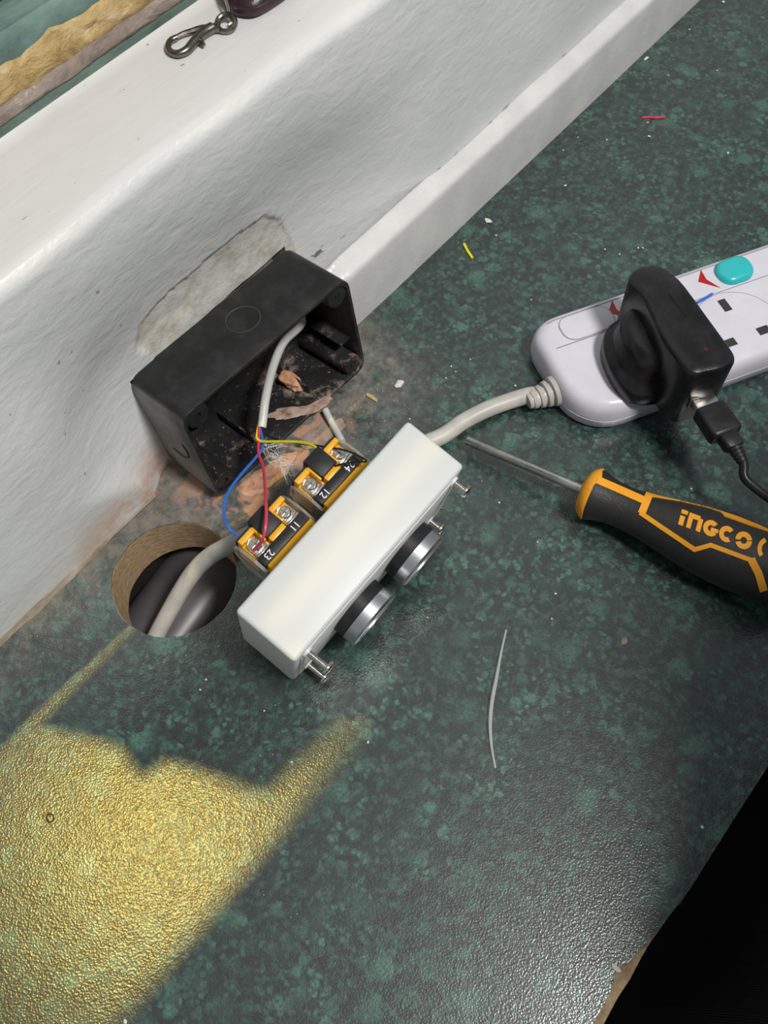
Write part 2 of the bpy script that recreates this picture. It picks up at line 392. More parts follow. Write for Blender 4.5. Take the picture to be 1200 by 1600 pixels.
r_ = bmesh.ops.extrude_edge_only(ub, edges=bd)
for v in [g for g in r_['geom'] if isinstance(g, bmesh.types.BMVert)]: v.co.y = 1.5; v.co.x += 1
obj('trim_2', ub, UPST, kind='structure', sharp=60)
# strip of old bedding left on the bare length of wall
def remnant():
    bm = NB(); rings = []
    for i in range(60):
        x = -260 + i*6.4; h = 1.6+1.2*noise.noise(V((x*0.06, 0, 0))); d = 3.6+2.0*noise.noise(V((x*0.05, 5, 0)))
        k = sm(x, 100, 40); d = max(0.8, d*k); h = max(0.6, h*k)
        rings.append([(x, 0.8, 0.02), (x, -d, 0.02), (x, -d+0.8, h*0.7), (x, -1.5, h), (x, 0.8, h+0.8)])
    loft(bm, rings); return bm
obj('trim_3', remnant(), peeling('tan_bedding_strip', [(0.3, (0.14, 0.11, 0.08)), (0.55, (0.30, 0.24, 0.17)), (0.8, (0.44, 0.37, 0.28))], 90, (0.4, 1, 1), 0.002), kind='structure')

WX0, WX1, WY_ = -430, 312, 92
win = bpy.data.objects.new('window_1', None); C.objects.link(win); win['kind'] = 'structure'
WZ1 = (lambda P, q: (P+(LAMP-P)*((101-P.y)/(LAMP.y-P.y))).z)(at(380, 1355), 0)
def jag(x, s, a): return a*(noise.noise(V((x*0.045, s, 0)))+0.5*noise.noise(V((x*0.14, s, 3)))+0.25*noise.noise(V((x*0.4, s, 5))))
WXS = [WX0 + i*4.0 for i in range(int((WX1-WX0)/4)+1)]
def strip(fn): 
    bm = NB(); g = [[bm.verts.new((x, y, z)) for y, z in fn(x)] for x in WXS]
    for a, b in zip(g, g[1:]):
        for i in range(len(a)-1): bm.faces.new((a[i], b[i], b[i+1], a[i+1]))
    return bm
obj('bottom_rail', strip(lambda x: [(73.4, 226), (74.0, 231.8+jag(x, 9, 0.5)), (76.5, 233), (90, 233)]), GRNL, win)
obj('timber_bead', strip(lambda x: [(77, 232), (75.0+jag(x, 1, 1.0), 233.2), (74.2+jag(x, 2, 1.5), 235.6+jag(x, 3, 1.0)), (75.2+jag(x, 4, 1.4), 238.4+jag(x, 6, 1.8)), (76.4+jag(x, 8, 1.2), 240.5+jag(x, 7, 2.4)), (80, 242), (95, 242.5)]), TIMB, win)
obj('putty', strip(lambda x: [(78, 239.5), (76.8+jag(x, 11, 1.2), 241+jag(x, 12, 2.0)), (76.0+jag(x, 13, 2.2), 244.5+jag(x, 19, 2.0)), (76.6+jag(x, 14, 2.2), 248), (76.4+jag(x, 15, 2.2), 252), (77.4+jag(x, 16, 1.4), 255.5+jag(x, 17, 3.2)), (79.6, 257.5+jag(x, 17, 3.4)), (95, 258.5)]), OCHRE, win)
obj('green_sash', strip(lambda x: [(79, 251), (78.4, 258), (78.8, 264), (80.0, 266.5), (82.5, 267.5), (82.6, 269.5), (83, 271), (96, 271)]), TEALP, win)
def frame_box(lo, hi):
    return rbox(NB(), lo, hi, 2)
obj('side_jamb', frame_box((WX0-40, 74, 226), (WX0, 100, WZ1+40)), TEALP, win)
obj('side_jamb', frame_box((WX1, 74, 226), (WX1+60, 100, WZ1+40)), TEALP, win)
obj('head_rail', frame_box((WX0, 74, WZ1), (WX1, 100, WZ1+40)), TEALP, win)
pane = MT('clear_window_glass'); pane.n.remove(pane.b)
pm = pane.node('ShaderNodeMixShader', {0: 0.06})
pane.t.links.new(pane.node('ShaderNodeBsdfTransparent', {'Color': (0.95, 0.97, 0.95, 1)}).outputs[0], pm.inputs[1])
pane.t.links.new(pane.node('ShaderNodeBsdfGlossy', {'Roughness': 0.02}).outputs[0], pm.inputs[2])
pane.t.links.new(pm.outputs[0], pane.n['Material Output'].inputs[0])
obj('glass_pane', rbox(NB(), (WX0, WY_, 268), (WX1, WY_+0.4, WZ1+5)), pane.m, win, smooth=False)
# wall around and above the window (outside the picture)
for nm, lo, hi in (('wall_back.001', (-1500, 76, 226), (WX0-38, 101, 3200)), ('wall_back.002', (WX1+58, 76, 226), (1900, 101, 3200)), ('wall_back.003', (WX0-40, 76, WZ1+38), (WX1+60, 101, 3200))):
    obj(nm, rbox(NB(), lo, hi), WALL, smooth=False, kind='structure')
obj('floor', rbox(NB(), (-1500, -1800, -760), (1900, 60, -745)), FLOORM, smooth=False, kind='structure')

# a dark board behind the lower sash and a dark cloth outside it, both added to shape the lamp's beam
def thru(P, Y):    # where the lamp's ray to the room point P crosses the plane y = Y
    P = V(P); t = (Y-P.y)/(LAMP.y-P.y); q = P+(LAMP-P)*t; return (q.x, q.z)
YB = 100.0
def gobo():
    low = thru(at(130, 1090), YB)[1]
    e = [thru(at(u, v), YB) for u, v in ((62, 1133), (90, 1140), (130, 1150), (165, 1160), (190, 1170), (212, 1208), (232, 1212), (252, 1188), (300, 1202), (345, 1218), (400, 1240), (424, 1238), (450, 1205), (500, 1157), (541, 1106), (575, 1113))]
    # slot that throws the pale band along the white box
    s0, s1, s2, s3 = [thru(ww(a, b, 87), YB) for a, b in ((3, 15), (146, 15), (146, 25), (3, 25))]
    zl = e[0][1]; xe = e[-1][0]
    zn = thru((100, 0.6, 226), YB)[1]; zm = (s0[1]+s3[1])/2; xr = s1[0]
    poly = [(340, zn), (194, zn), (188, zl)] + e + [(xe, WZ1+25), (340, WZ1+25), (340, zm+0.005), (xr, zm+0.005), (xr, s2[1]), s3, s0, s1, (xr, zm-0.005), (340, zm-0.005)]
    return prism(NB(), poly, lambda x, z: V((x, YB-0.7, z)), lambda x, z: V((x, YB+0.7, z)))
CLOTH = MT('black_cloth', (0.008, 0.008, 0.008), 0.9)
CLOTH.bump(CLOTH.node('ShaderNodeTexWave', {'Scale': 260, 'Distortion': 0.4, 'Vector': CLOTH.co()}).outputs['Fac'], 0.0012, 0.5)
# ---------------------------------------------------------------- worktop with its hole
HX, HY, HR = 82.0, -55.3, 40.9
top = thing('worktop', 'dark green marbled laminate worktop with a round cable hole and chipped front edge', 'worktop', (400, -205, -38))
fe = [(1500, -410.6), (900, -410.8), (500, -410.5)]
chip_px = [(1013, 1473), (1003, 1482), (993, 1489), (984, 1503), (972, 1509), (961, 1520), (959, 1534), (952, 1553), (944, 1568), (936, 1583), (928, 1597), (915, 1622), (900, 1655)]
for k in range(14):
    x = 470 - k*26; fe.append((x, -410.5 + 0.7*noise.noise(V((x*0.05, 0, 0)))))
fe += [(at(*q)[0], at(*q)[1]) for q in chip_px]
lx = fe[-1][0]
fe += [(lx-10, -408), (lx-22, -410.4), (-300, -410.5), (-700, -410.5)]
outer = [(-700, -0.6), (-300, -0.6), (100, -0.6), (110, 26), (137, 26), (297, 26), (297, -0.6), (600, -0.6), (1000, -0.6), (1500, -0.6)] + fe
def slab(outline, z1, z0, hr, rag=0.0):
    bm = NB(); n = 112
    o = [bm.verts.new((x, y, z1)) for x, y in outline]
    def rr(i): return hr + (rag*(noise.noise(V((math.cos(6.283*i/n)*3, math.sin(6.283*i/n)*3, 1)))+0.6*noise.noise(V((math.cos(6.283*i/n)*11, math.sin(6.283*i/n)*11, 4)))))
    h = [bm.verts.new((HX+rr(i)*math.cos(6.2832*i/n), HY+rr(i)*math.sin(6.2832*i/n), z1)) for i in range(n)]
    es = [bm.edges.new((l[i], l[(i+1) % len(l)])) for l in (o, h) for i in range(len(l))]
    bmesh.ops.triangle_fill(bm, use_beauty=True, use_dissolve=False, edges=es)
    r = bmesh.ops.extrude_face_region(bm, geom=bm.faces[:])
    for v in [g for g in r['geom'] if isinstance(g, bmesh.types.BMVert)]: v.co.z = z0
    bmesh.ops.recalc_face_normals(bm, faces=bm.faces); return bm
TB = (400, -205, -38)
obj('laminate_sheet', slab(outer, 0.0, -1.0, HR, 0.7), LAM, top, smooth=False, off=TB)
core_fe = [(1500, -409.9)] + [(470-k*26, -409.9) for k in range(14)] + [(at(*q)[0], at(*q)[1]) for q in ((1013, 1478), (999, 1503), (985, 1530), (967, 1557), (944, 1600), (916, 1650))] + [(30, -409.6), (-700, -409.9)]
core_out = [(-700, -0.7), (105, -0.7), (110, 25.5), (297, 25.5), (297, -0.7), (1500, -0.7)] + core_fe
obj('chipboard_core', slab(core_out, -1.0, -38.0, HR-0.2, 0.4), CHIP, top, smooth=False, off=TB, label='bare brown chipboard core showing in the hole and at the chip')
# dark edge lipping on the front, missing along the chip
bm = NB(); rbox(bm, (122, -410.8, -37), (1500, -409.7, -1.2)); obj('edge_strip', bm, MT('dark_edge_strip', (0.012, 0.014, 0.013), 0.5).m, top, smooth=False, off=TB)
# black waste pipe in the cupboard below, seen through the hole
bm = NB(); tube(bm, [(-60, -62, -106), (60, -42, -100), (180, -24, -94), (320, 0, -88)], 42, 28, 4)
solo('waste_pipe', bm, MT('dark_grey_pipe', (0.13, 0.122, 0.13), 0.30).m, (80, -70, -140), label='thick dark grey pipe running below the round hole in the worktop', cat='pipe')
bm = NB(); rbox(bm, (-200, -200, -190), (420, -0.9, -176)); obj('shelf_board', bm, FLOORM, smooth=False, kind='structure')

# ---------------------------------------------------------------- black surface-mount back box
RB = Matrix.Rotation(-0.0347, 3, 'Z') @ Matrix.Rotation(-0.1177, 3, 'X')
OB = V((142.4, 11.72, 0.35))
def bw(a, b, c): return OB + RB @ V((a, -b, c))
box = thing('mounting_box', 'black plastic twin electrical back box, open front, set into broken plaster', 'electrical box', OB, RB)
def oc(inset, b, r=9): return [(x, -b, z) for x, z in rrect(147-2*inset, 87-2*inset, r-inset*0.6, 6, 73.5, 43.5)]
bm = NB(); loft(bm, [oc(1.2, 0), oc(0.2, 1), oc(0, 3), oc(0, 52.2), oc(0.5, 53), oc(2.6, 53), oc(3.0, 52.4), oc(3.2, 3.4), oc(6, 3)], (True, True))
bmesh.ops.recalc_face_normals(bm, faces=bm.faces); obj('shell', bm, BLK, box, sharp=35)
for a, c, r in ((12.5, 77, 8.6), (136.5, 77, 8.6), (136.5, 9.5, 7.6), (10.5, 9.5, 7.6)):
    bm = NB(); lathe(bm, [(0, r+1), (48, r), (48.8, r-0.5), (49, 3.6), (49.0, 2.2), (40, 2.2)], (a, -2.5, c), (0, -1, 0), 28)
    sa = -1 if a < 70 else 1; sc2 = 1 if c > 40 else -1
    x0, x1 = (3, a+1) if sa < 0 else (a-1, 144); z0, z1 = (c-1, 84) if sc2 > 0 else (3, c+1)
    rbox(bm, (x0, -51, z0), (x1, -3, z1)); obj('screw_boss', bm, BLK, box, sharp=35)
for a0, c0, a1, c1 in ((136, 62, 144, 63.6), (134, 27, 144, 28.8), (3, 60, 12, 61.5)):
    bm = NB(); rbox(bm, (a0, -46, c0), (a1, -3, c1), 0.5); obj('rib', bm, BLK, box)
for b0, a0 in ((3, 46), (3, 101)):
    bm = NB(); rbox(bm, (a0, -40, 3), (a0+1.6, -3, 11), 0.4); obj('rib', bm, BLK, box)
def ring(cn, u, v, r, mr, a0=0, a1=360, n=48):
    pts = [V(cn)+V(u)*(r*math.cos(math.radians(a0+(a1-a0)*i/n)))+V(v)*(r*math.sin(math.radians(a0+(a1-a0)*i/n))) for i in range(n+1)]
    return tube(NB(), pts, mr, 6, 1, False)
obj('knockout_ring', ring((79.5, -24, 87.0), (1, 0, 0), (0, 1, 0), 11.3, 0.42), MT('worn_black_edge', (0.05, 0.05, 0.05), 0.45).m, box)
obj('knockout_ring', ring((0.0, -27, 44), (0, 1, 0), (0, 0, 1), 13, 0.8, 150, 300), DARK, box)
# mortar lump and smear lying inside the box
def lump(bm, c, r, seed, sq=(1, 1, 1), n=2):
    g = bmesh.ops.create_icosphere(bm, subdivisions=n, radius=1.0)
    for v in g['verts']:
        d = v.co.normalized(); k = 1+0.35*noise.noise(d*1.6+V((seed, 0, 0)))+0.15*noise.noise(d*4+V((0, seed, 0)))
        v.co = V(c)+V((d.x*r*sq[0]*k, d.y*r*sq[1]*k, d.z*r*sq[2]*k))
    return bm
P1 = hit(455, 598, bw(0, 0, 5), RB.col[2])
bm = NB(); lump(bm, P1+V((0, 0, 2)), 7.5, 3.0, (0.8, 1.35, 0.7), 3); bm2c = P1
solo('mortar_lump', bm, MORTAR, P1-V((0, 0, 2)), label='orange-pink lump of mortar lying on the floor of the black box', cat='mortar')
def patch(name, px, o, n, th, label, mat=MORTAR):
    P = [V((*q, 0)) for q in px]; c = sum(P, V())/len(P); out = smooth2([(q.x, q.y) for q in P], 5); bm = NB(); rr_ = []
    for k, h in ((1.0, 0.0), (0.93, th*0.7), (0.7, th), (0.35, th*1.15)):
        ring_ = []
        for i, (u, v) in enumerate(out):
            j = 1+0.22*noise.noise(V((u*0.13, v*0.13, 1)))+0.15*noise.noise(V((u*0.4, v*0.4, 1)))
            q = hit(c.x+(u-c.x)*k*j, c.y+(v-c.y)*k*j, o, n); ring_.append(q+n*(h*(1+0.6*noise.noise(V((u*0.2*k, v*0.2*k, 3))))))
        rr_.append(ring_)
    loft(bm, rr_); bmesh.ops.recalc_face_normals(bm, faces=bm.faces)
    base = hit(c.x, c.y, o, n); return solo(name, bm, mat, tuple(base), label=label, cat='mortar')
nb_ = V(RB.col[2])
PALE = peeling('pale_pink_mortar', [(0.3, (0.12, 0.09, 0.075)), (0.48, (0.46, 0.30, 0.23)), (0.7, (0.62, 0.50, 0.42))], 130, (1, 1, 1), 0.001, 0.9)
patch('mortar_smear', [(420, 646), (445, 636), (478, 634), (512, 618), (520, 625), (498, 642), (470, 650), (440, 656)], bw(0, 0, 3.3), nb_, 0.22, 'flat pale pink mortar smear along the front lip of the black box', PALE)
patch('mortar_patch', [(372, 768), (392, 742), (425, 722), (448, 706), (462, 716), (446, 742), (418, 762), (392, 776)], V((0, 0, 0.02)), V((0, 0, 1)), 0.3, 'flat pink mortar patch on the worktop between black box and contact blocks')
patch('mortar_patch', [(466, 690), (490, 668), (522, 652), (540, 664), (520, 684), (494, 700)], V((0, 0, 0.02)), V((0, 0, 1)), 0.25, 'thin beige mortar patch on the worktop beside the short white cable end', peeling('beige_mortar', [(0.3, (0.20, 0.15, 0.12)), (0.7, (0.46, 0.36, 0.29))], 120, (1, 1, 1), 0.001, 0.9))

# ---------------------------------------------------------------- white push-button box
RW = Matrix.Rotation(0.0149, 3, 'Z')
def rodr(v):
    v = V(v); return Matrix.Rotation(v.length, 3, v.normalized())
RW = rodr((0.2284, -0.055, 0.0149)); OW = V((79.04, -122.18, 9.75))
def ww(a, b, c): return OW + RW @ V((a, -b, c))
wb = thing('button_box', 'white plastic box on edge with two push buttons and four long screws', 'control box', OW, RW)
bm = NB(); rbox(bm, (0, -42, 0), (147, 0, 87), 2.6, 4); obj('housing', bm, WHT, wb, sharp=50)
def wc(inset, b): return [(x, -b, z) for x, z in rrect(147-2*inset, 87-2*inset, 7, 5, 73.5, 43.5)]
bm = NB(); loft(bm, [wc(5, 41.5), wc(4.6, 42.6), wc(5.4, 43.0)]); bmesh.ops.recalc_face_normals(bm, faces=bm.faces)
obj('front_plate', bm, WHT, wb, sharp=50)
for a, c, L in ((9.5, 80, 17), (12.5, 13, 16), (137.5, 80, 12), (129.5, 22, 12)):
    t = []; s = 0.0
    while s < L-3: t += [(s, 1.75), (s+0.35, 2.05), (s+0.7, 1.75)]; s += 0.85
    bm = NB(); lathe(bm, [(0, 1.7)]+t+[(L-2.6, 1.75)], (a, -41.5, c), (0.02, -1, -0.03), 16)
    scr = obj('mounting_screw', bm, CHROME, wb)
    hx = (a+0.02*L, -41.5-L+2.8, c-0.03*L)
    bm = NB(); lathe(bm, [(0, 3.6), (0.5, 4.4), (1.5, 4.4), (2.5, 3.5), (2.9, 1.8), (3.0, 0.1)], hx, (0.02, -1, -0.03), 24); obj('screw_head', bm, CHROME, scr)
    bm = NB(); rbox(bm, (hx[0]-2.3, hx[1]-3.1, hx[2]-0.4), (hx[0]+2.3, hx[1]-2.2, hx[2]+0.4)); rbox(bm, (hx[0]-0.4, hx[1]-3.1, hx[2]-2.3), (hx[0]+0.4, hx[1]-2.2, hx[2]+2.3)); obj('cross_slot', bm, DARK, scr)
    bm = NB(); lathe(bm, [(0, 3.6), (2.0, 3.4), (2.2, 1.9)], (a, -41.6, c), (0, -1, 0), 18); obj('screw_boss', bm, WHT, wb)
for a in (53.0, 99.5):
    bm = NB(); lathe(bm, [(0, 18.2), (0.8, 18.9), (7.6, 18.9), (8.2, 18.3)], (a, -42, 44), (0, -1, 0), 64)
    pb = obj('push_button', bm, BLKR, wb, sharp=35)
    for k in range(40):
        pass
    bm = NB(); lathe(bm, [(7.9, 18.0), (8.1, 19.0), (14.6, 19.0), (15.9, 18.0), (16.4, 16.4), (16.2, 14.2), (12.5, 13.4)], (a, -42, 44), (0, -1, 0), 64); obj('bezel_ring', bm, ALU, pb, sharp=35)
    bm = NB(); lathe(bm, [(12, 13.2), (14.6, 13.0), (15.2, 11.8), (15.4, 0.1)], (a, -42, 44), (0, -1, 0), 48); obj('button_cap', bm, STEEL, pb, sharp=35)
# contact blocks on the back of the box; t runs along the block, s away from the white box, c is up
for a0, l0, l1 in ((33.5, '23', '11'), (82.5, '12', '24')):
    T = 60.0
    def bx(bm, t0, t1, s0, s1, c0, c1, bev=0.4): return rbox(bm, (a0+t0, s0, c0), (a0+t1, s1, c1), bev, 2)
    bm = NB(); bx(bm, 0, 38, 8.5, 15, 24, T+0.4); bx(bm, 12.5, 26, 19, 34, 26, T+1.5, 0.8); bx(bm, 0, 38, 30.5, 32.0, 24, T-2.5); bx(bm, 1, 37, 0.2, 30, 18, T-14)
    cb = obj('contact_block', bm, BLKR, wb, label='black and yellow contact block marked %s and %s' % (l0, l1))
    bm = NB(); bx(bm, 1, 38.5, 3.8, 8.4, 22, T-0.6, 0.6); obj('yellow_rail', bm, YEL, cb)
    bm = NB(); bx(bm, 0.6, 37.4, 15.05, 30.4, 26, T-7); bx(bm, 13.5, 25.5, 15.05, 18.9, 40, T-0.5, 0.6); bx(bm, 0.4, 11.5, 27, 30.4, 40, T-0.8); bx(bm, 27.0, 37.6, 27, 30.4, 40, T-0.8)
    bx(bm, 11.0, 12.4, 19, 30, 40, T-0.4); bx(bm, 26.1, 27.4, 19, 30, 40, T-0.4)
    obj('yellow_frame', bm, YEL, cb)
    for t0 in (1.2, 26.8):
        bm = NB(); rbox(bm, (a0+t0+0.4, 15.3, T-6.8), (a0+t0+9.8, 25.6, T-5.2), 0.3); bx(bm, t0+0.4, t0+9.8, 15.3, 16.6, T-6, T-2.2, 0.2)
        bx(bm, t0+0.4, t0+9.8, 17.4, 18.4, T-6, T-3.0, 0.2); obj('clamp_plate', bm, CHROME, cb)
        bm = NB(); cx, cy = a0+t0+5.1, 22.3
        lathe(bm, [(0, 3.9), (1.4, 3.9), (2.3, 3.2), (2.5, 0.1)], (cx, cy, T-5.3), (0, 0, 1), 20)
        lathe(bm, [(0, 4.9), (0.5, 4.9), (0.6, 3.9)], (cx, cy, T-5.4), (0, 0, 1), 8)
        rbox(bm, (cx-2.9, cy-0.5, T-2.95), (cx+2.9, cy+0.5, T-2.3)); rbox(bm, (cx-0.5, cy-2.9, T-2.95), (cx+0.5, cy+2.9, T-2.3))
        obj('terminal_screw', bm, CHROME, cb, smooth=False)
    for txt, t in ((l0, 6.2), (l1, 28.6)):
        obj('terminal_number', text_bm(txt, 6.2, 0.08, lambda q: V((a0+t-q.x, 11.7-q.y, T+0.5+q.z))), INK, cb, smooth=False)
    for t0, t1 in ((-2.6, -0.6), (38.6, 40.2)):
        bm = NB(); prism(bm, [(6, 30), (6, T-3), (15, T-1.0), (26, T-3), (31, T-8), (31, 40), (22, 28)], lambda y, z: V((a0+t0, y, z)), lambda y, z: V((a0+t1, y, z))); obj('clear_cover', bm, CLR, cb, smooth=False)

# ---------------------------------------------------------------- blockers added outside the window to shape the lamp's beam
solo('window_gobo', gobo(), CLOTH.m, (100, YB, 600), smooth=False, label='dark cloth added outside the upper window pane to shape the lamp light', cat='gobo')
zb = thru((100, 6.0, 226), YB)[1]
solo('lamp_cutoff_board', rbox(NB(), (WX0, YB-3, 269), (WX1, YB+3, zb)), peeling('dark_olive_board', [(0.3, (0.03, 0.026, 0.016)), (0.7, (0.09, 0.08, 0.05))], 30), (0, YB, 269), smooth=False, label='dark olive board added behind the lower window pane to cut the lamp light', cat='board')

# ---------------------------------------------------------------- signal cable from the black box and its four cores
Pend = hit(409, 668, bw(0, 60, 0), RB.col[1])
sig = thing('signal_cable', 'off-white round cable coming out of the black box, split into coloured cores', 'cable', Pend)
path = [bw(133, 9, 57), bw(126, 10, 59), hit(472, 502, bw(0, 12, 0), RB.col[1]), hit(443, 535, bw(0, 22, 0), RB.col[1]), hit(426, 575, bw(0, 35, 0), RB.col[1]), hit(415, 622, bw(0, 50, 0), RB.col[1]), Pend]
bm = NB(); tube(bm, path, 3.0, 14, 8); obj('sheath', bm, WHN, sig, off=Pend)
zE = Pend.z
def core(name, pts, r, m):
    bm = NB(); tube(bm, [Pend+V((0, 2.5, 1.0))]+[at(*q) for q in pts], r, 8, 8); obj(name, bm, m, sig, off=Pend)
def z_(k): return zE*(1-k)+79*k
core('blue_core', [(409, 682, z_(.05)), (410, 700, z_(.1)), (398, 717, z_(.2)), (372, 747, z_(.45)), (354, 775, z_(.65)), (350, 803, z_(.8)), (357, 824, z_(.95)), (370, 836, 73)], 0.95, WB)
core('red_core', [(404, 690, z_(.1)), (404, 708, z_(.15)), (412, 735, z_(.35)), (415, 775, 79), (416, 810, 88), (412, 838, 85), (403, 854, 75), (396, 859, 71)], 0.95, WR)
core('yellow_core', [(402, 678, z_(.05)), (402, 686, z_(.1)), (412, 690, z_(.15)), (440, 690, z_(.4)), (468, 691, z_(.65)), (486, 695, z_(.85)), (498, 703, 79), (506, 712, 74)], 0.95, WY)
core('black_core', [(416, 678, z_(.05)), (430, 686, z_(.25)), (460, 692, z_(.5)), (500, 697, z_(.8)), (540, 704, 82), (566, 715, 84), (572, 721, 85), (555, 722, 84), (530, 726, 80), (519, 731, 75)], 0.6, BLKC)
bm = NB(); rnd = random.Random(4)
for k in range(90):
    t = rnd.random(); a = V((412, 690, 0)).lerp(V((450, 742, 0)), t)+V((rnd.uniform(-14, 16), rnd.uniform(-9, 9), 0))*(0.5+0.5*t); L = rnd.uniform(8, 22); an = rnd.uniform(-0.3, 1.3)
    z0 = z_(t*0.4)-rnd.uniform(0, 25)
    tube(bm, [at(a.x, a.y, z0), at(a.x+L*math.cos(an)*.5, a.y+L*math.sin(an)*.5+rnd.uniform(-2, 2), z0-1), at(a.x+L*math.cos(an), a.y+L*math.sin(an), z0-4)], 0.13, 4, 2)
obj('screen_strands', bm, MT('clear_fibre', (0.85, 0.85, 0.85), 0.2).m, sig, off=Pend, kind='stuff')
# short loose cable end beside the box
bm = NB(); pts = [at(508, 640, 5), at(516, 656, 3.4), at(526, 674, 2.9), at(535, 690, 2.9)]; tube(bm, pts, 2.5, 14, 6)
solo('cable_stub', bm, WHN, tuple(pts[3]-V((0, 0, 2.9))), label='short white cable end poking out under the front of the black box', cat='cable')

# ---------------------------------------------------------------- power strip
TH = -0.500; UU = V((math.cos(TH), math.sin(TH), 0)); VV = V((-UU.y, UU.x, 0)); OS = V((380, -190, 0))
RS = Matrix((UU, VV, V((0, 0, 1)))).transposed()
H = 27.0
ps = thing('power_strip', 'white multi-socket power strip with teal switch on the green worktop', 'power strip', OS, RS)
def so(ins, z):   # rounded-end outline
    x0, x1, y0, y1 = -37+ins, 420-ins, -33+ins, 59-ins; out = []
    for cx, cy, r, a in ((x1-12, y1-12, 12, 0), (x0+20, y1-20, 20, 90), (x0+34, y0+34, 34, 180), (x1-12, y0+12, 12, 270)):
        for k in range(9): q = math.radians(a+90*k/8); out.append((cx+r*math.cos(q), cy+r*math.sin(q), z))
    return out
bm = NB(); loft(bm, [so(4, 0.2), so(2, 0.6), so(0.6, 3), so(0, 10.5)]); bmesh.ops.recalc_face_normals(bm, faces=bm.faces); obj('base', bm, WHS, ps, sharp=50)
bm = NB(); loft(bm, [so(1.2, 10.5), so(0.2, 11.2), so(0.4, 18), so(1.4, H-5), so(3.0, H-2), so(5.6, H-0.3), so(8, H)]); bmesh.ops.recalc_face_normals(bm, faces=bm.faces); obj('cover', bm, WHS, ps, sharp=50)
def groove(pts, r=0.35, m=GREY): return tube(NB(), [(x, y, H-0.05) for x, y in pts], r, 6, 1, False)
obj('panel_seam', groove([(-22, 51.6), (-17, 52.4), (400, 53.4)]), GREY, ps); obj('panel_seam', groove([(-26, 29.0), (400, 29.0)]), GREY, ps)
def teal(cx, m):
    rings = []
    for ins, z in ((0, H-0.5), (0, H+2.0), (1.0, H+4.0), (3.2, H+5.2)):
        rings.append([(x, y, z+(x-cx)*0.06) for x, y in rrect(27-2*ins, 22-2*ins, max(2.5, 9.5-ins), 6, cx, 41.5)])
    bm = NB(); loft(bm, rings); bmesh.ops.recalc_face_normals(bm, faces=bm.faces); return bm
for k, cx in enumerate((54.0-77, 131.0, 208.0)):
    pass
for k in range(4):
    c0 = 26.5+77*k-(3 if k else 0)
    if k == 0:
        rings = []
        for ins, z in ((0, H-0.4), (0.2, H+0.5), (2.0, H+1.0)): rings.append([(x, y, z) for x, y in rrect(40-2*ins, 21-2*ins, 8-ins, 6, 4, 41)])
        bm = NB(); loft(bm, rings); obj('rocker_switch', bm, WHS, ps, label='white rocker switch at the cable end')
        bm = NB(); tube(bm, [(x, y, H+0.1) for x, y in rrect(41, 22, 9.5, 6, 4, 41)]+[(24.5, 42.5, H+0.1)], 0.3, 6, 1, False); obj('panel_seam', bm, GREY, ps)
    else: obj('rocker_switch', teal(c0+23.0, TEAL), TEAL, ps, label='teal rocker switch')
    x = c0-1.5+(0 if k else 1)
    prism_poly = [(x+4, 52.5), (x-3.5, 43.5), (x+8, 32), (x+3.0, 43.0)]
    bm = NB(); prism(bm, prism_poly, lambda a, b: V((a, b, H-0.3)), lambda a, b: V((a, b, H+0.25))); obj('indicator', bm, REDL, ps, smooth=False)
    cx = c0
    cpts = [(cx+31*math.cos(math.radians(a)), -3+31*math.sin(math.radians(a))) for a in range(-62, 243, 6)]
    sf = obj('socket_face', groove([q for q in cpts if -28 < q[1] < 28.2], 0.25), GREY, ps)
    for sx, sy, wx, wy in ((cx+1, 17, 6.0, 11), (cx-13.5, -13.5, 9.0, 6.5), (cx+13.8, -13.0, 9.0, 6.5)):
        bm = NB(); rbox(bm, (sx-wx/2, sy-wy/2, H-0.3), (sx+wx/2, sy+wy/2, H+0.12)); obj('pin_slot', bm, DARK, sf, smooth=False)
# ribbed strain relief
e0 = V((-36.5, 6, 12)); 
bm = NB(); prof = [(0, 11)]
for k in range(4): prof += [(0.5+k*5, 11.2-k*1.3), (3.0+k*5, 10.6-k*1.3), (3.2+k*5, 7.4-k*0.5), (5.2+k*5, 7.4-k*0.5)]
lathe(bm, prof+[(21, 5.5)], e0, (-1, 0.0, -0.08), 20); obj('strain_relief', bm, WHC, ps, sharp=30)
E0 = OS + RS @ (e0+V((-12, 0, -1)))
mains = [E0, at(830, 617, 10), at(795, 627, 8), at(758, 641, 7), at(722, 660, 6.4), at(688, 683, 6.2), (246, -113, 6.2), (205, -101, 6.2), (165, -86, 5.8), (140, -77, 6.2), at(352, 855, 7.4), at(328, 869, 3), at(304, 892, -9), at(282, 925, -22), at(261, 962, -33), at(244, 994, -40), at(226, 1032, -45), at(204, 1080, -49)]
bm = NB(); tube(bm, mains, 5.9, 18, 6)
solo('mains_cable', bm, WHC, (250, -113, 0.3), label='thick grey-white mains cable from the power strip down into the round hole', cat='cable')

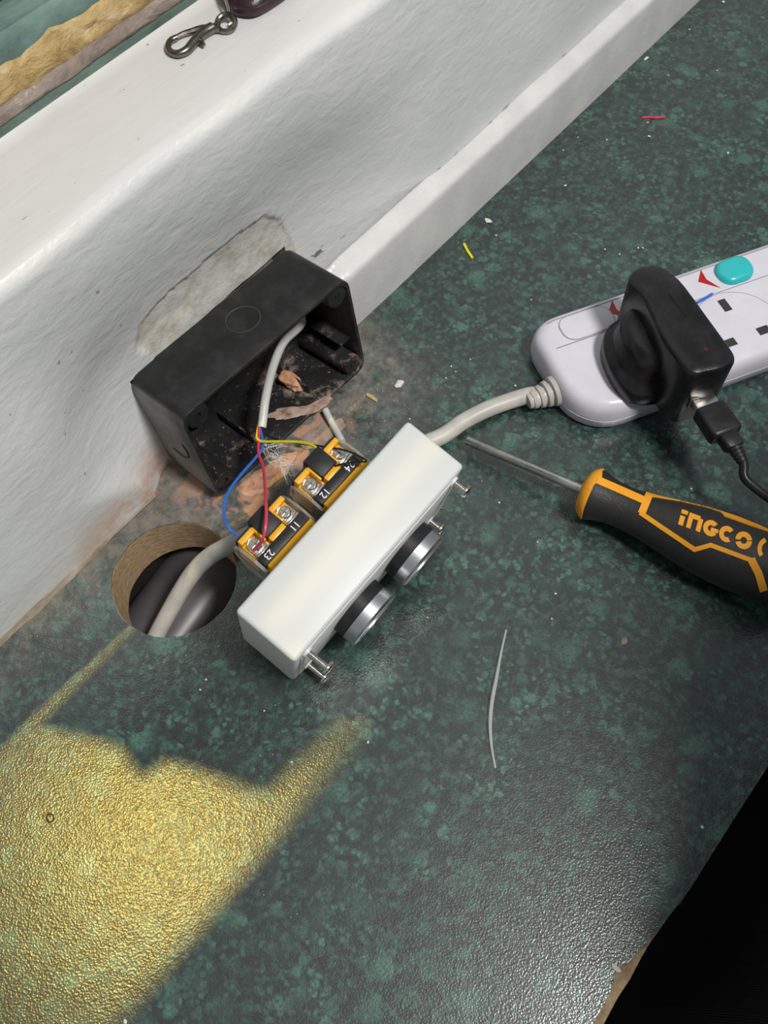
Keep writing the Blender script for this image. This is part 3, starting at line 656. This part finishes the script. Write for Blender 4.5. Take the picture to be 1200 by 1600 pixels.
# ---------------------------------------------------------------- black USB charger plugged in the strip, and its cable
ch = thing('usb_charger', 'black plug-in USB charger standing in the first socket of the power strip', 'charger', OS + RS @ V((26, -5, H)), RS)
CO = V((26, -5, H))
def cl(u, v, z): return V((u, v, z))-CO
ZT = 82.0
outl = smooth2([(46.5, 26), (43, 34), (34, 37), (25, 35), (19.5, 27), (18.5, 10), (16.2, -4), (13.2, -22), (12.6, -40), (13.4, -52), (17, -57.0), (24, -58.5), (34, -60.0), (43, -58.6), (47, -53), (47.4, -38), (47.4, -20), (47.4, 0)], 4)
cxm, cym = 31, -14
def sc_o(k, z, dz=0.0): return [cl(cxm+(x-cxm)*k, cym+(y-cym)*(1-(1-k)*0.45), z-dz*sm(y, 8, 38)) for x, y in outl]
bm = NB(); loft(bm, [sc_o(0.96, H+1), sc_o(0.99, H+3), sc_o(1.0, 52), sc_o(1.0, ZT-3.5, 5), sc_o(0.975, ZT-1.2, 6), sc_o(0.92, ZT-0.2, 6), sc_o(0.6, ZT+0.3, 5), sc_o(0.2, ZT+0.4, 3)])
bmesh.ops.recalc_face_normals(bm, faces=bm.faces); obj('body', bm, BLKS, ch, sharp=60)
base_o = smooth2([(30, 26), (14, 26), (4, 20), (-3, 8), (-6.5, -8), (-6.5, -22), (-2, -33), (8, -39), (22, -41), (36, -40), (40, -20), (40, 10)], 4)
def bo(k, z, dx=0.0): return [cl(18+(x-18)*k+dx, -8+(y+8)*k, z) for x, y in base_o]
bm = NB(); loft(bm, [bo(0.95, H+0.2), bo(0.99, H+1.5), bo(1.0, H+10), bo(0.97, H+13.5), bo(0.88, H+15.5, 1), bo(0.83, H+19, 2), bo(0.80, H+28, 3), bo(0.74, H+34, 4), bo(0.6, H+37, 6)]); bmesh.ops.recalc_face_normals(bm, faces=bm.faces)
obj('plug_base', bm, BLKS, ch, sharp=60)
bm = NB(); g = hit(1103, 546, OS+V((0, 0, ZT+0.2)), V((0, 0, 1))); gl = RS.transposed() @ (g-OS)
lathe(bm, [(0, 1.3), (0.5, 1.2), (0.6, 0.1)], cl(gl.x, gl.y, ZT+0.0), (0, 0, 1), 14); obj('indicator', bm, MT('dark_red_lens', (0.10, 0.012, 0.012), 0.2).m, ch)
ZU = 50.0
bm = NB(); rbox(bm, tuple(cl(21, -59.2, ZU-5)), tuple(cl(40, -57.4, ZU+5)), 0.3); obj('usb_port', bm, MT('port_plastic', (0.06, 0.06, 0.06), 0.4).m, ch)
uc = thing('usb_cable', 'black USB cable plugged into the charger, curving off to the right', 'cable', OS + RS @ V((30, -66, ZU)), RS)
UO = V((30, -66, ZU))
def ul(u, v, z): return V((u, v, z))-UO
bm = NB(); rbox(bm, tuple(ul(22.5, -67, ZU-3)), tuple(ul(38, -59.4, ZU+3)), 0.4); obj('metal_shell', bm, MT('usb_shell_metal', (0.72, 0.68, 0.62), 0.3, 1.0).m, uc)
def rr2(w_, h_, v, du=0, dz=0): return [ul(30+du+x, v, ZU+dz+z) for x, z in rrect(w_, h_, 2.2, 3)]
bm = NB(); loft(bm, [rr2(18, 10, -66.5), rr2(20, 12, -67.5), rr2(20.5, 12.5, -87), rr2(19, 11, -89), rr2(12.5, 9.5, -90), rr2(12, 9, -98), rr2(10, 8, -99)]); bmesh.ops.recalc_face_normals(bm, faces=bm.faces); obj('plug_housing', bm, BLKC, uc, sharp=35)
bm = NB()
for k in range(4): lathe(bm, [(0, 4.6-k*0.3), (1.9, 4.4-k*0.3), (2.0, 3.2), (2.9, 3.2)], ul(30, -99-k*2.5, ZU-k*0.4), (0.05*k, -1, -0.14), 14)
obj('strain_relief', bm, BLKC, uc, sharp=30)
cp = [V((30, -98, ZU)), V((30.5, -109, ZU-2))]
RSi = RS.transposed()
cp += [RSi @ (at(u, v, z)-OS) for u, v, z in ((1163, 745, 45), (1180, 762, 42), (1204, 780, 38), (1240, 805, 32), (1300, 835, 22), (1400, 850, 8), (1500, 850, 3.4))]
bm = NB(); tube(bm, [q-UO for q in cp], 2.9, 14, 6); obj('cord', bm, BLKC, uc)

# ---------------------------------------------------------------- screwdriver
T0 = at(729, 688, 12.0); T1 = at(1196, 887, 25.5); AX = (T1-T0).normalized()
LEN = (T1-T0).length
hs = (at(912, 762, 18)-T0).dot(AX)          # where the handle starts
sd = thing('screwdriver', 'yellow and black screwdriver lying on the worktop with its steel shaft pointing left', 'screwdriver', T0)
bm = NB(); lathe(bm, [(0, 2.6), (0.6, 3.1), (hs+4, 3.3)], T0, AX, 20); obj('shaft', bm, STEEL, sd, off=T0)
HP = [(0, 6), (0.4, 11), (3, 15.2), (6.5, 17.6), (9, 17.4), (13, 15.8), (20, 14.2), (30, 13.7), (42, 14.6), (58, 17.4), (75, 20.4), (92, 22.0), (108, 22.2), (122, 21.2), (136, 18.6), (144, 15), (148, 9)]
def hr(s):
    s -= hs
    for (a, ra), (b, rb) in zip(HP, HP[1:]):
        if s <= b: t = max(0, (s-a)/(b-a)); return ra+(rb-ra)*t
    return HP[-1][1]
RUB = MT('black_rubber_grip', (0.018, 0.0175, 0.0175), 0.55)
vo = RUB.node('ShaderNodeTexVoronoi', {'Scale': 330, 'Vector': RUB.co()}, feature='DISTANCE_TO_EDGE').outputs['Distance']
RUB.bump(RUB.step(vo, 0.0, 0.10), 0.00012, 0.5); RUB = RUB.m
fine = [(s, hr(hs+s)) for s in [6.2+i*3 for i in range(46)]]+[(144, 15), (148, 9)]
bm = NB(); lathe(bm, fine, T0+AX*hs, AX, 40); gp = obj('grip', bm, RUB, sd, off=T0)
bm = NB(); lathe(bm, [(0, 4), (0.2, 10.5), (1.2, 13.4), (3, 15.6), (6.2, 17.9), (7.4, 17.9), (8.0, 16.5)], T0+AX*hs, AX, 40); obj('front_collar', bm, YLH, sd, off=T0)
def onh(u, v, off):
    d = ray(u, v).normalized()
    mid = T0+AX*((hs+60)); n = (CAM-mid); n = (n-AX*n.dot(AX)).normalized(); U = n.cross(AX)
    h = 10.0
    for _ in range(12):
        P = CAM+d*(n.dot(T0+n*h-CAM)/n.dot(d)); q = P-T0; s = q.dot(AX); wv = q.dot(U); r = hr(s)
        wv = max(-r*0.985, min(r*0.985, wv)); h = 0.5*h+0.5*math.sqrt(r*r-wv*wv)
    rad = (U*wv+n*math.sqrt(max(0, r*r-wv*wv))).normalized()
    return T0+AX*s+rad*(r+off)
def wrap(polys, lift=0.7):
    bm = NB()
    for P in polys:
        b2 = NB(); vs = [b2.verts.new((x, y, 0)) for x, y in P]; b2.faces.new(vs)
        x0, x1 = min(x for x, y in P), max(x for x, y in P); y0, y1 = min(y for x, y in P), max(y for x, y in P)
        for k in range(int(x0//9)+1, int(x1//9)+1): bmesh.ops.bisect_plane(b2, geom=b2.verts[:]+b2.edges[:]+b2.faces[:], plane_co=(k*9, 0, 0), plane_no=(1, 0, 0))
        for k in range(int(y0//9)+1, int(y1//9)+1): bmesh.ops.bisect_plane(b2, geom=b2.verts[:]+b2.edges[:]+b2.faces[:], plane_co=(0, k*9, 0), plane_no=(0, 1, 0))
        bmesh.ops.triangulate(b2, faces=b2.faces[:])
        r = bmesh.ops.extrude_face_region(b2, geom=b2.faces[:])
        up_ = {g for g in r['geom'] if isinstance(g, bmesh.types.BMVert)}
        mp = {}
        for v in b2.verts: mp[v] = bm.verts.new(onh(v.co.x, v.co.y, lift if v in up_ else -0.6))
        for f in b2.faces:
            try: bm.faces.new([mp[v] for v in f.verts])
            except ValueError: pass
        b2.free()
    bmesh.ops.recalc_face_normals(bm, faces=bm.faces); return bm
def z6(x, y): return (700+x/2.4, 650+y/2.4)
def stroke(pts, wd):
    P = [V((*q, 0)) for q in pts]; L, R = [], []
    for i, q in enumerate(P):
        d0 = (q-P[i-1]).normalized() if i else None; d1 = (P[i+1]-q).normalized() if i < len(P)-1 else None
        d = ((d0 or d1)+(d1 or d0)).normalized(); n = V((-d.y, d.x, 0)); k = 1/max(0.5, abs(n.dot(V((-(d1 or d0).y, (d1 or d0).x, 0)))))
        L.append(q+n*wd/2*k); R.append(q-n*wd/2*k)
    return [[(L[i].x, L[i].y), (L[i+1].x, L[i+1].y), (R[i+1].x, R[i+1].y), (R[i].x, R[i].y)] for i in range(len(P)-1)]
obj('yellow_line', wrap(stroke([z6(558, 240), z6(735, 318)], 11)+stroke([z6(757, 288), z6(726, 366)], 12)+stroke([z6(750, 293), z6(1000, 331), z6(1040, 370), z6(1130, 402), z6(1220, 432)], 6.5)), YLH, gp, off=T0)

obj('yellow_line', wrap(stroke([z6(720, 362), z6(925, 500), z6(985, 484), z6(1140, 542)], 7)+stroke([z6(1136, 536), z6(1165, 590), z6(1185, 655)], 12)), YLH, gp, off=T0)
obj('yellow_line', wrap([[z6(580, 172), z6(577, 238), z6(556, 252), z6(512, 292), z6(490, 366), z6(484, 340), z6(500, 262), z6(532, 205)]], 0.5), YLH, gp, off=T0)
# lettering, laid on the grip: x along the handle, y up, in hundredths of the letter height
LO = V((1057.0, 818.0)); LA = math.radians(20.3); LX = V((math.cos(LA), math.sin(LA))); LY = V((math.sin(LA)*0.72, -math.cos(LA)))
def lp(x, y): q = LO+LX*x+LY*y; return (q.x, q.y)
def band(cx, cy, r0, r1, a0, a1, n=10, sy=1.0):
    o = [lp(cx+r1*math.cos(math.radians(a0+(a1-a0)*k/n)), cy+sy*r1*math.sin(math.radians(a0+(a1-a0)*k/n))) for k in range(n+1)]
    i = [lp(cx+r0*math.cos(math.radians(a1-(a1-a0)*k/n)), cy+sy*r0*math.sin(math.radians(a1-(a1-a0)*k/n))) for k in range(n+1)]
    return [[o[k], o[k+1], i[n-k-1], i[n-k]] for k in range(n)]
def rect(x0, x1, y0, y1): return [lp(x0, y0), lp(x1, y0), lp(x1, y1), lp(x0, y1)]
g = 11.5
letters = [[rect(2.5, 10.5, -0.5, 14.5), rect(2.5, 13, 18, 24)],
           [rect(15.5, 23, -0.5, 23.5), rect(22.5, 34, 16, 23.5), rect(31.5, 39, -0.5, 20)] ,
           band(54, g, 4.9, 12.6, 48, 330, 14)+[rect(54, 66.5, 7.3, 13.3)],
           band(80.5, g, 4.9, 12.6, 48, 312, 14),
           band(108.5, g, 5.3, 13.6, 20, 190, 10)+band(108.5, g, 5.3, 13.6, 210, 372, 10),
           band(152, g, 13, 20, 130, 230, 8)]
for L_ in letters: obj('logo_letter', wrap(L_, 0.6), YLH, gp, smooth=False, off=T0)

# ---------------------------------------------------------------- key fob on the sill
ZS = 226.6
kf = thing('key_fob', 'dark plum key fob with a pewter snap clasp lying on the white sill', 'key ring', at(400, -10, ZS))
KO = at(400, -10, ZS)
fo = smooth2([(336, -30), (343, -6), (349, 10), (361, 24), (378, 31), (398, 31), (418, 22), (448, 2), (480, -25), (500, -60), (470, -95), (420, -100), (370, -85), (345, -60)], 4)
def fk(k, z): return [at(415+(x-415)*k, -32+(y+32)*k, ZS)+V((0, 0, z))-KO for x, y in fo]
bm = NB(); loft(bm, [fk(0.93, 0.2), fk(0.985, 1.6), fk(1.0, 4), fk(0.985, 5.6), fk(0.95, 6.2), fk(0.93, 6.0), fk(0.90, 7.6), fk(0.80, 9.4), fk(0.5, 10.4), fk(0.2, 10.6)]); bmesh.ops.recalc_face_normals(bm, faces=bm.faces); obj('fob_body', bm, PLUM, kf)
def kp(u, v, z=0): return at(u, v, ZS)+V((0, 0, z))-KO
bm = NB(); tube(bm, [kp(346, -14, 6), kp(350, -6, 10.5), kp(353, 6, 10.5), kp(357, 20, 9), kp(361, 33, 5), kp(362, 40, 2.2), kp(358, 43, 1.5)], 0.85, 8, 6); obj('split_ring', bm, CHROME, kf)
cn = kp(355, 44, 2.8); bm = NB(); pts = [cn+V((4.9*math.cos(a), 4.9*math.sin(a), 1.6*math.cos(a-0.5))) for a in [6.2832*i/28 for i in range(29)]]
tube(bm, pts, 1.55, 10, 1, False, 1.2); obj('swivel_loop', bm, PEWT, kf)
bm = NB(); tube(bm, [kp(343, 50, 3.0), kp(338, 51, 2.8), kp(330, 53, 2.6)], lambda t: 3.0-0.9*t, 12, 4); obj('swivel_barrel', bm, PEWT, kf)
bm = NB(); tube(bm, [kp(334, 51, 3.0), kp(319, 60, 2.9), kp(304, 74, 2.6), kp(293, 85, 2.3), kp(279, 90, 2.1), kp(268, 86, 2.0), kp(264, 78, 2.0), kp(268, 69, 2.0), kp(277, 64, 2.0)], lambda t: 2.9-1.2*sm(t, 0.05, 0.75), 10, 6); obj('hook', bm, PEWT, kf)
bm = NB(); tube(bm, [kp(277, 64, 2.2), kp(288, 59, 2.4), kp(301, 55, 2.4), kp(316, 51, 2.6), kp(332, 50, 2.8)], lambda t: 1.3+0.5*t, 8, 4); obj('gate', bm, PEWT, kf)
bm = NB(); tube(bm, [kp(312, 68, 3.2), kp(317, 73, 3.0), kp(321, 77, 2.4)], lambda t: 1.6-0.7*t, 8, 3); obj('thumb_lever', bm, PEWT, kf)

# ---------------------------------------------------------------- offcuts, flakes and crumbs
def bit(name, px, r, m, label, cat, z=None, base=0.0):
    z = r if z is None else z
    P = [at(u, v, base+z) for u, v in px]; bm = NB(); tube(bm, P, r, 8, 4); c = sum(P, V())/len(P); c.z = base
    return solo(name, bm, m, tuple(c), label=label, cat=cat)
bit('wire_offcut', [(1003, 184), (1014, 183), (1026, 184), (1039, 183)], 0.95, WR, 'short straight red wire offcut on the far green worktop', 'wire')
bit('wire_offcut', [(725, 381), (730, 391), (738, 403)], 1.1, WY, 'short yellow wire offcut on the worktop near the white upstand', 'wire')
bit('wire_offcut', [(1089, 473), (1100, 467), (1113, 459)], 1.0, WB, 'short blue wire offcut lying on the power strip beside the charger', 'wire', base=H)
bit('copper_curl', [(683, 797), (688, 794), (694, 796)], 0.5, MT('copper', (0.80, 0.35, 0.18), 0.35, 1.0).m, 'tiny copper wire curl beside the right end of the white box', 'wire')
bm = NB(); P = smoothpath([at(791, 984, 0.6), at(783, 1020, 2.2), at(776, 1058, 3.2), at(769, 1095, 3.2), at(766, 1130, 3.0), at(768, 1165, 1.8), at(774, 1200, 0.6)], 6)
tube(bm, P, lambda t: 0.6+0.55*math.sin(math.pi*t)**2, 8, 1, False, 0.35); solo('plastic_offcut', bm, STRAND, tuple(at(772, 1090, 0)), label='long thin curved clear plastic offcut on the worktop in front of the buttons', cat='plastic strip')
def flake(name, u, v, r, sq, m, label, cat, seed): 
    bm = NB(); c = at(u, v, r*sq[2]*0.8); lump(bm, c, r, seed, sq, 1); return solo(name, bm, m, tuple(at(u, v, 0)), smooth=False, label=label, cat=cat)
flake('plaster_flake', 624, 600, 4.6, (1.0, 0.55, 0.28), CRUMB, 'white plaster flake on the worktop right of the black box', 'plaster', 1.0)
flake('plaster_flake', 763, 345, 3.6, (0.6, 1.1, 0.3), CRUMB, 'white curled flake on the worktop just above the yellow wire offcut', 'plaster', 2.0)
flake('wood_splinter', 581, 621, 7.0, (0.25, 0.85, 0.18), MT('pale_splinter', (0.55, 0.44, 0.22), 0.8).m, 'pale yellowish wood splinter on the dusty worktop beside the black box', 'splinter', 3.0)
flake('paint_flake', 975, 1002, 2.6, (1.0, 0.8, 0.25), MT('brown_flake', (0.28, 0.20, 0.17), 0.8).m, 'small brownish paint flake alone on the worktop below the screwdriver', 'flake', 4.0)
flake('paint_flake', 1010, 91, 3.2, (1.2, 0.5, 0.3), CRUMB, 'long pale flake on the far worktop by the upstand', 'flake', 5.0)
flake('plaster_flake', 962, 1512, 3.0, (0.5, 1.0, 0.25), CRUMB, 'white flake of laminate lifted at the chipped front edge', 'flake', 6.0)
bm = NB(); ring_pts = [at(78+5.5*math.cos(a), 1278+6.5*math.sin(a), 0.05) for a in [6.2832*i/20 for i in range(21)]]
tube(bm, ring_pts, 0.45, 6, 1, False); solo('rubber_ring', bm, BLKC, tuple(at(78, 1278, 0)), label='tiny dark ring lying in the yellow light on the worktop', cat='ring')
WHERE = ['just below the red wire offcut', 'lower one below the red wire offcut', 'at the far right, well above the power strip', 'at the very top edge beside the upstand end', 'near the top, right of the long pale flake', 'right of the long pale flake, halfway to the top right', 'in the top right, above the others there', 'midway between upstand and red wire offcut, largest there', 'just above and right of the yellow wire offcut', 'left of the red wire offcut, nearer the upstand', 'left of the red wire offcut, in a pair', 'closest to the upstand left of the red wire offcut', 'above the charger, leftmost of four', 'above the charger, third of four', 'above the charger, rightmost of four', 'above the charger, second of four', "left of the strip's upper left corner", 'right of the white flake, upper of three', 'right of the white flake, middle of three', 'right of the white flake, lowest of three', 'between white flake and strain relief', 'just above the strain relief of the power strip', 'beside the top right corner of the white box', 'near the dark front edge at the right', 'right of the top of the clear plastic offcut', 'below the left end of the white box, near the screws', 'left of the white box, below the hole', 'below the long screws of the white box', "at the end of the yellow light's narrow finger", 'in the dark shade above the yellow light', 'right of the upper screw of the white box', 'under the middle of the screwdriver handle', "left of the screwdriver handle's neck", 'between charger cord and screwdriver handle', 'at the bottom edge of the picture', 'beside the lower screw head of the white box', 'beside the left bottom corner of the white box', 'right of the lower push button']
crumbs = [(1012, 192, 1.5), (1014, 214, 2.2), (1137, 240, 2.0), (1130, 4, 2.4), (1077, 47, 1.6), (1044, 118, 1.4), (1120, 111, 1.6), (883, 291, 2.2), (775, 368, 1.6), (903, 215, 1.2), (948, 219, 1.6), (880, 235, 1.2), (945, 390, 1.4), (997, 388, 1.5), (1004, 388, 1.4), (968, 398, 1.5), (830, 469, 1.2), (705, 573, 1.5), (712, 581, 1.2), (697, 591, 1.2), (735, 562, 1.2), (805, 603, 1.6), (640, 655, 1.3), (1097, 1293, 2.0), (862, 967, 1.4), (322, 1062, 1.5), (341, 1010, 1.2), (413, 1111, 1.3), (575, 1160, 1.4), (456, 1191, 1.2), (780, 786, 1.5), (868, 928, 1.4), (840, 847, 1.2), (1080, 764, 1.5), (196, 1596, 2.2), (500, 1066, 1.1), (313, 1078, 1.2), (668, 965, 1.0)]
me0 = None
for i, (u, v, r) in enumerate(crumbs):
    if i % 4 == 0:
        bm = NB(); lump(bm, (0, 0, 0.5), 1.0, 10+i, (1, 0.8, 0.6), 1)
        o = obj('plaster_crumb', bm, CRUMB, None, smooth=False); me0 = o.data
    else: o = bpy.data.objects.new('plaster_crumb', me0); C.objects.link(o)
    k = r*0.62; o.location = at(u, v, 0.0)*S; o.scale = (k, k, k); o.rotation_euler = (0, 0, i*1.7)
    finish(o, 'tiny white crumb '+WHERE[i], 'crumb', 'plaster crumbs scattered on the worktop')
bm = NB(); rnd = random.Random(11)
for k in range(520):
    if k < 360: u, v = rnd.gauss(520, 85), rnd.gauss(700, 70)
    else: u, v = rnd.uniform(20, 1150), rnd.uniform(560, 1500)
    P = at(u, v, 0.1)
    if P.y > -16 or (138 < P.x < 292 and P.y > -46) or math.hypot(P.x-HX, P.y-HY) < 45 or P.y < -405: continue
    r = rnd.uniform(0.2, 0.55)
    put(bm, [P+V((r, 0, 0)), P+V((-r*.6, r*.8, 0)), P+V((-r*.5, -r*.8, 0)), P+V((0, 0, r*.8))], [(0, 1, 3), (1, 2, 3), (2, 0, 3), (0, 2, 1)])
solo('plaster_dust', bm, CRUMB, tuple(at(520, 700, 0)), smooth=False, label='fine white plaster dust sprinkled over the worktop by the black box', cat='dust', kind='stuff')

# ---------------------------------------------------------------- black garment of the person at the worktop: clothed body without head
def torso():
    bm = NB(); rings = []; n = 72
    for i in range(40):
        z = -720 + i*30.0
        k = 1.0-0.10*sm(z, 0, 420); ring_ = []
        for j in range(n):
            a = 2*math.pi*j/n; f = 7*math.sin(a*9+z*0.008)+9*noise.noise(V((math.cos(a)*2.2, math.sin(a)*2.2, z*0.006)))
            ring_.append((322+(250*k+f)*math.cos(a), -590+(135*k+f)*math.sin(a)-max(0, z)*0.05, z))
        rings.append(ring_)
    loft(bm, rings); return bm
solo('clothed_torso', torso(), CLOTH.m, (300, -590, -720), label='black ribbed garment of the clothed person standing just beyond the front edge of the worktop', cat='person')
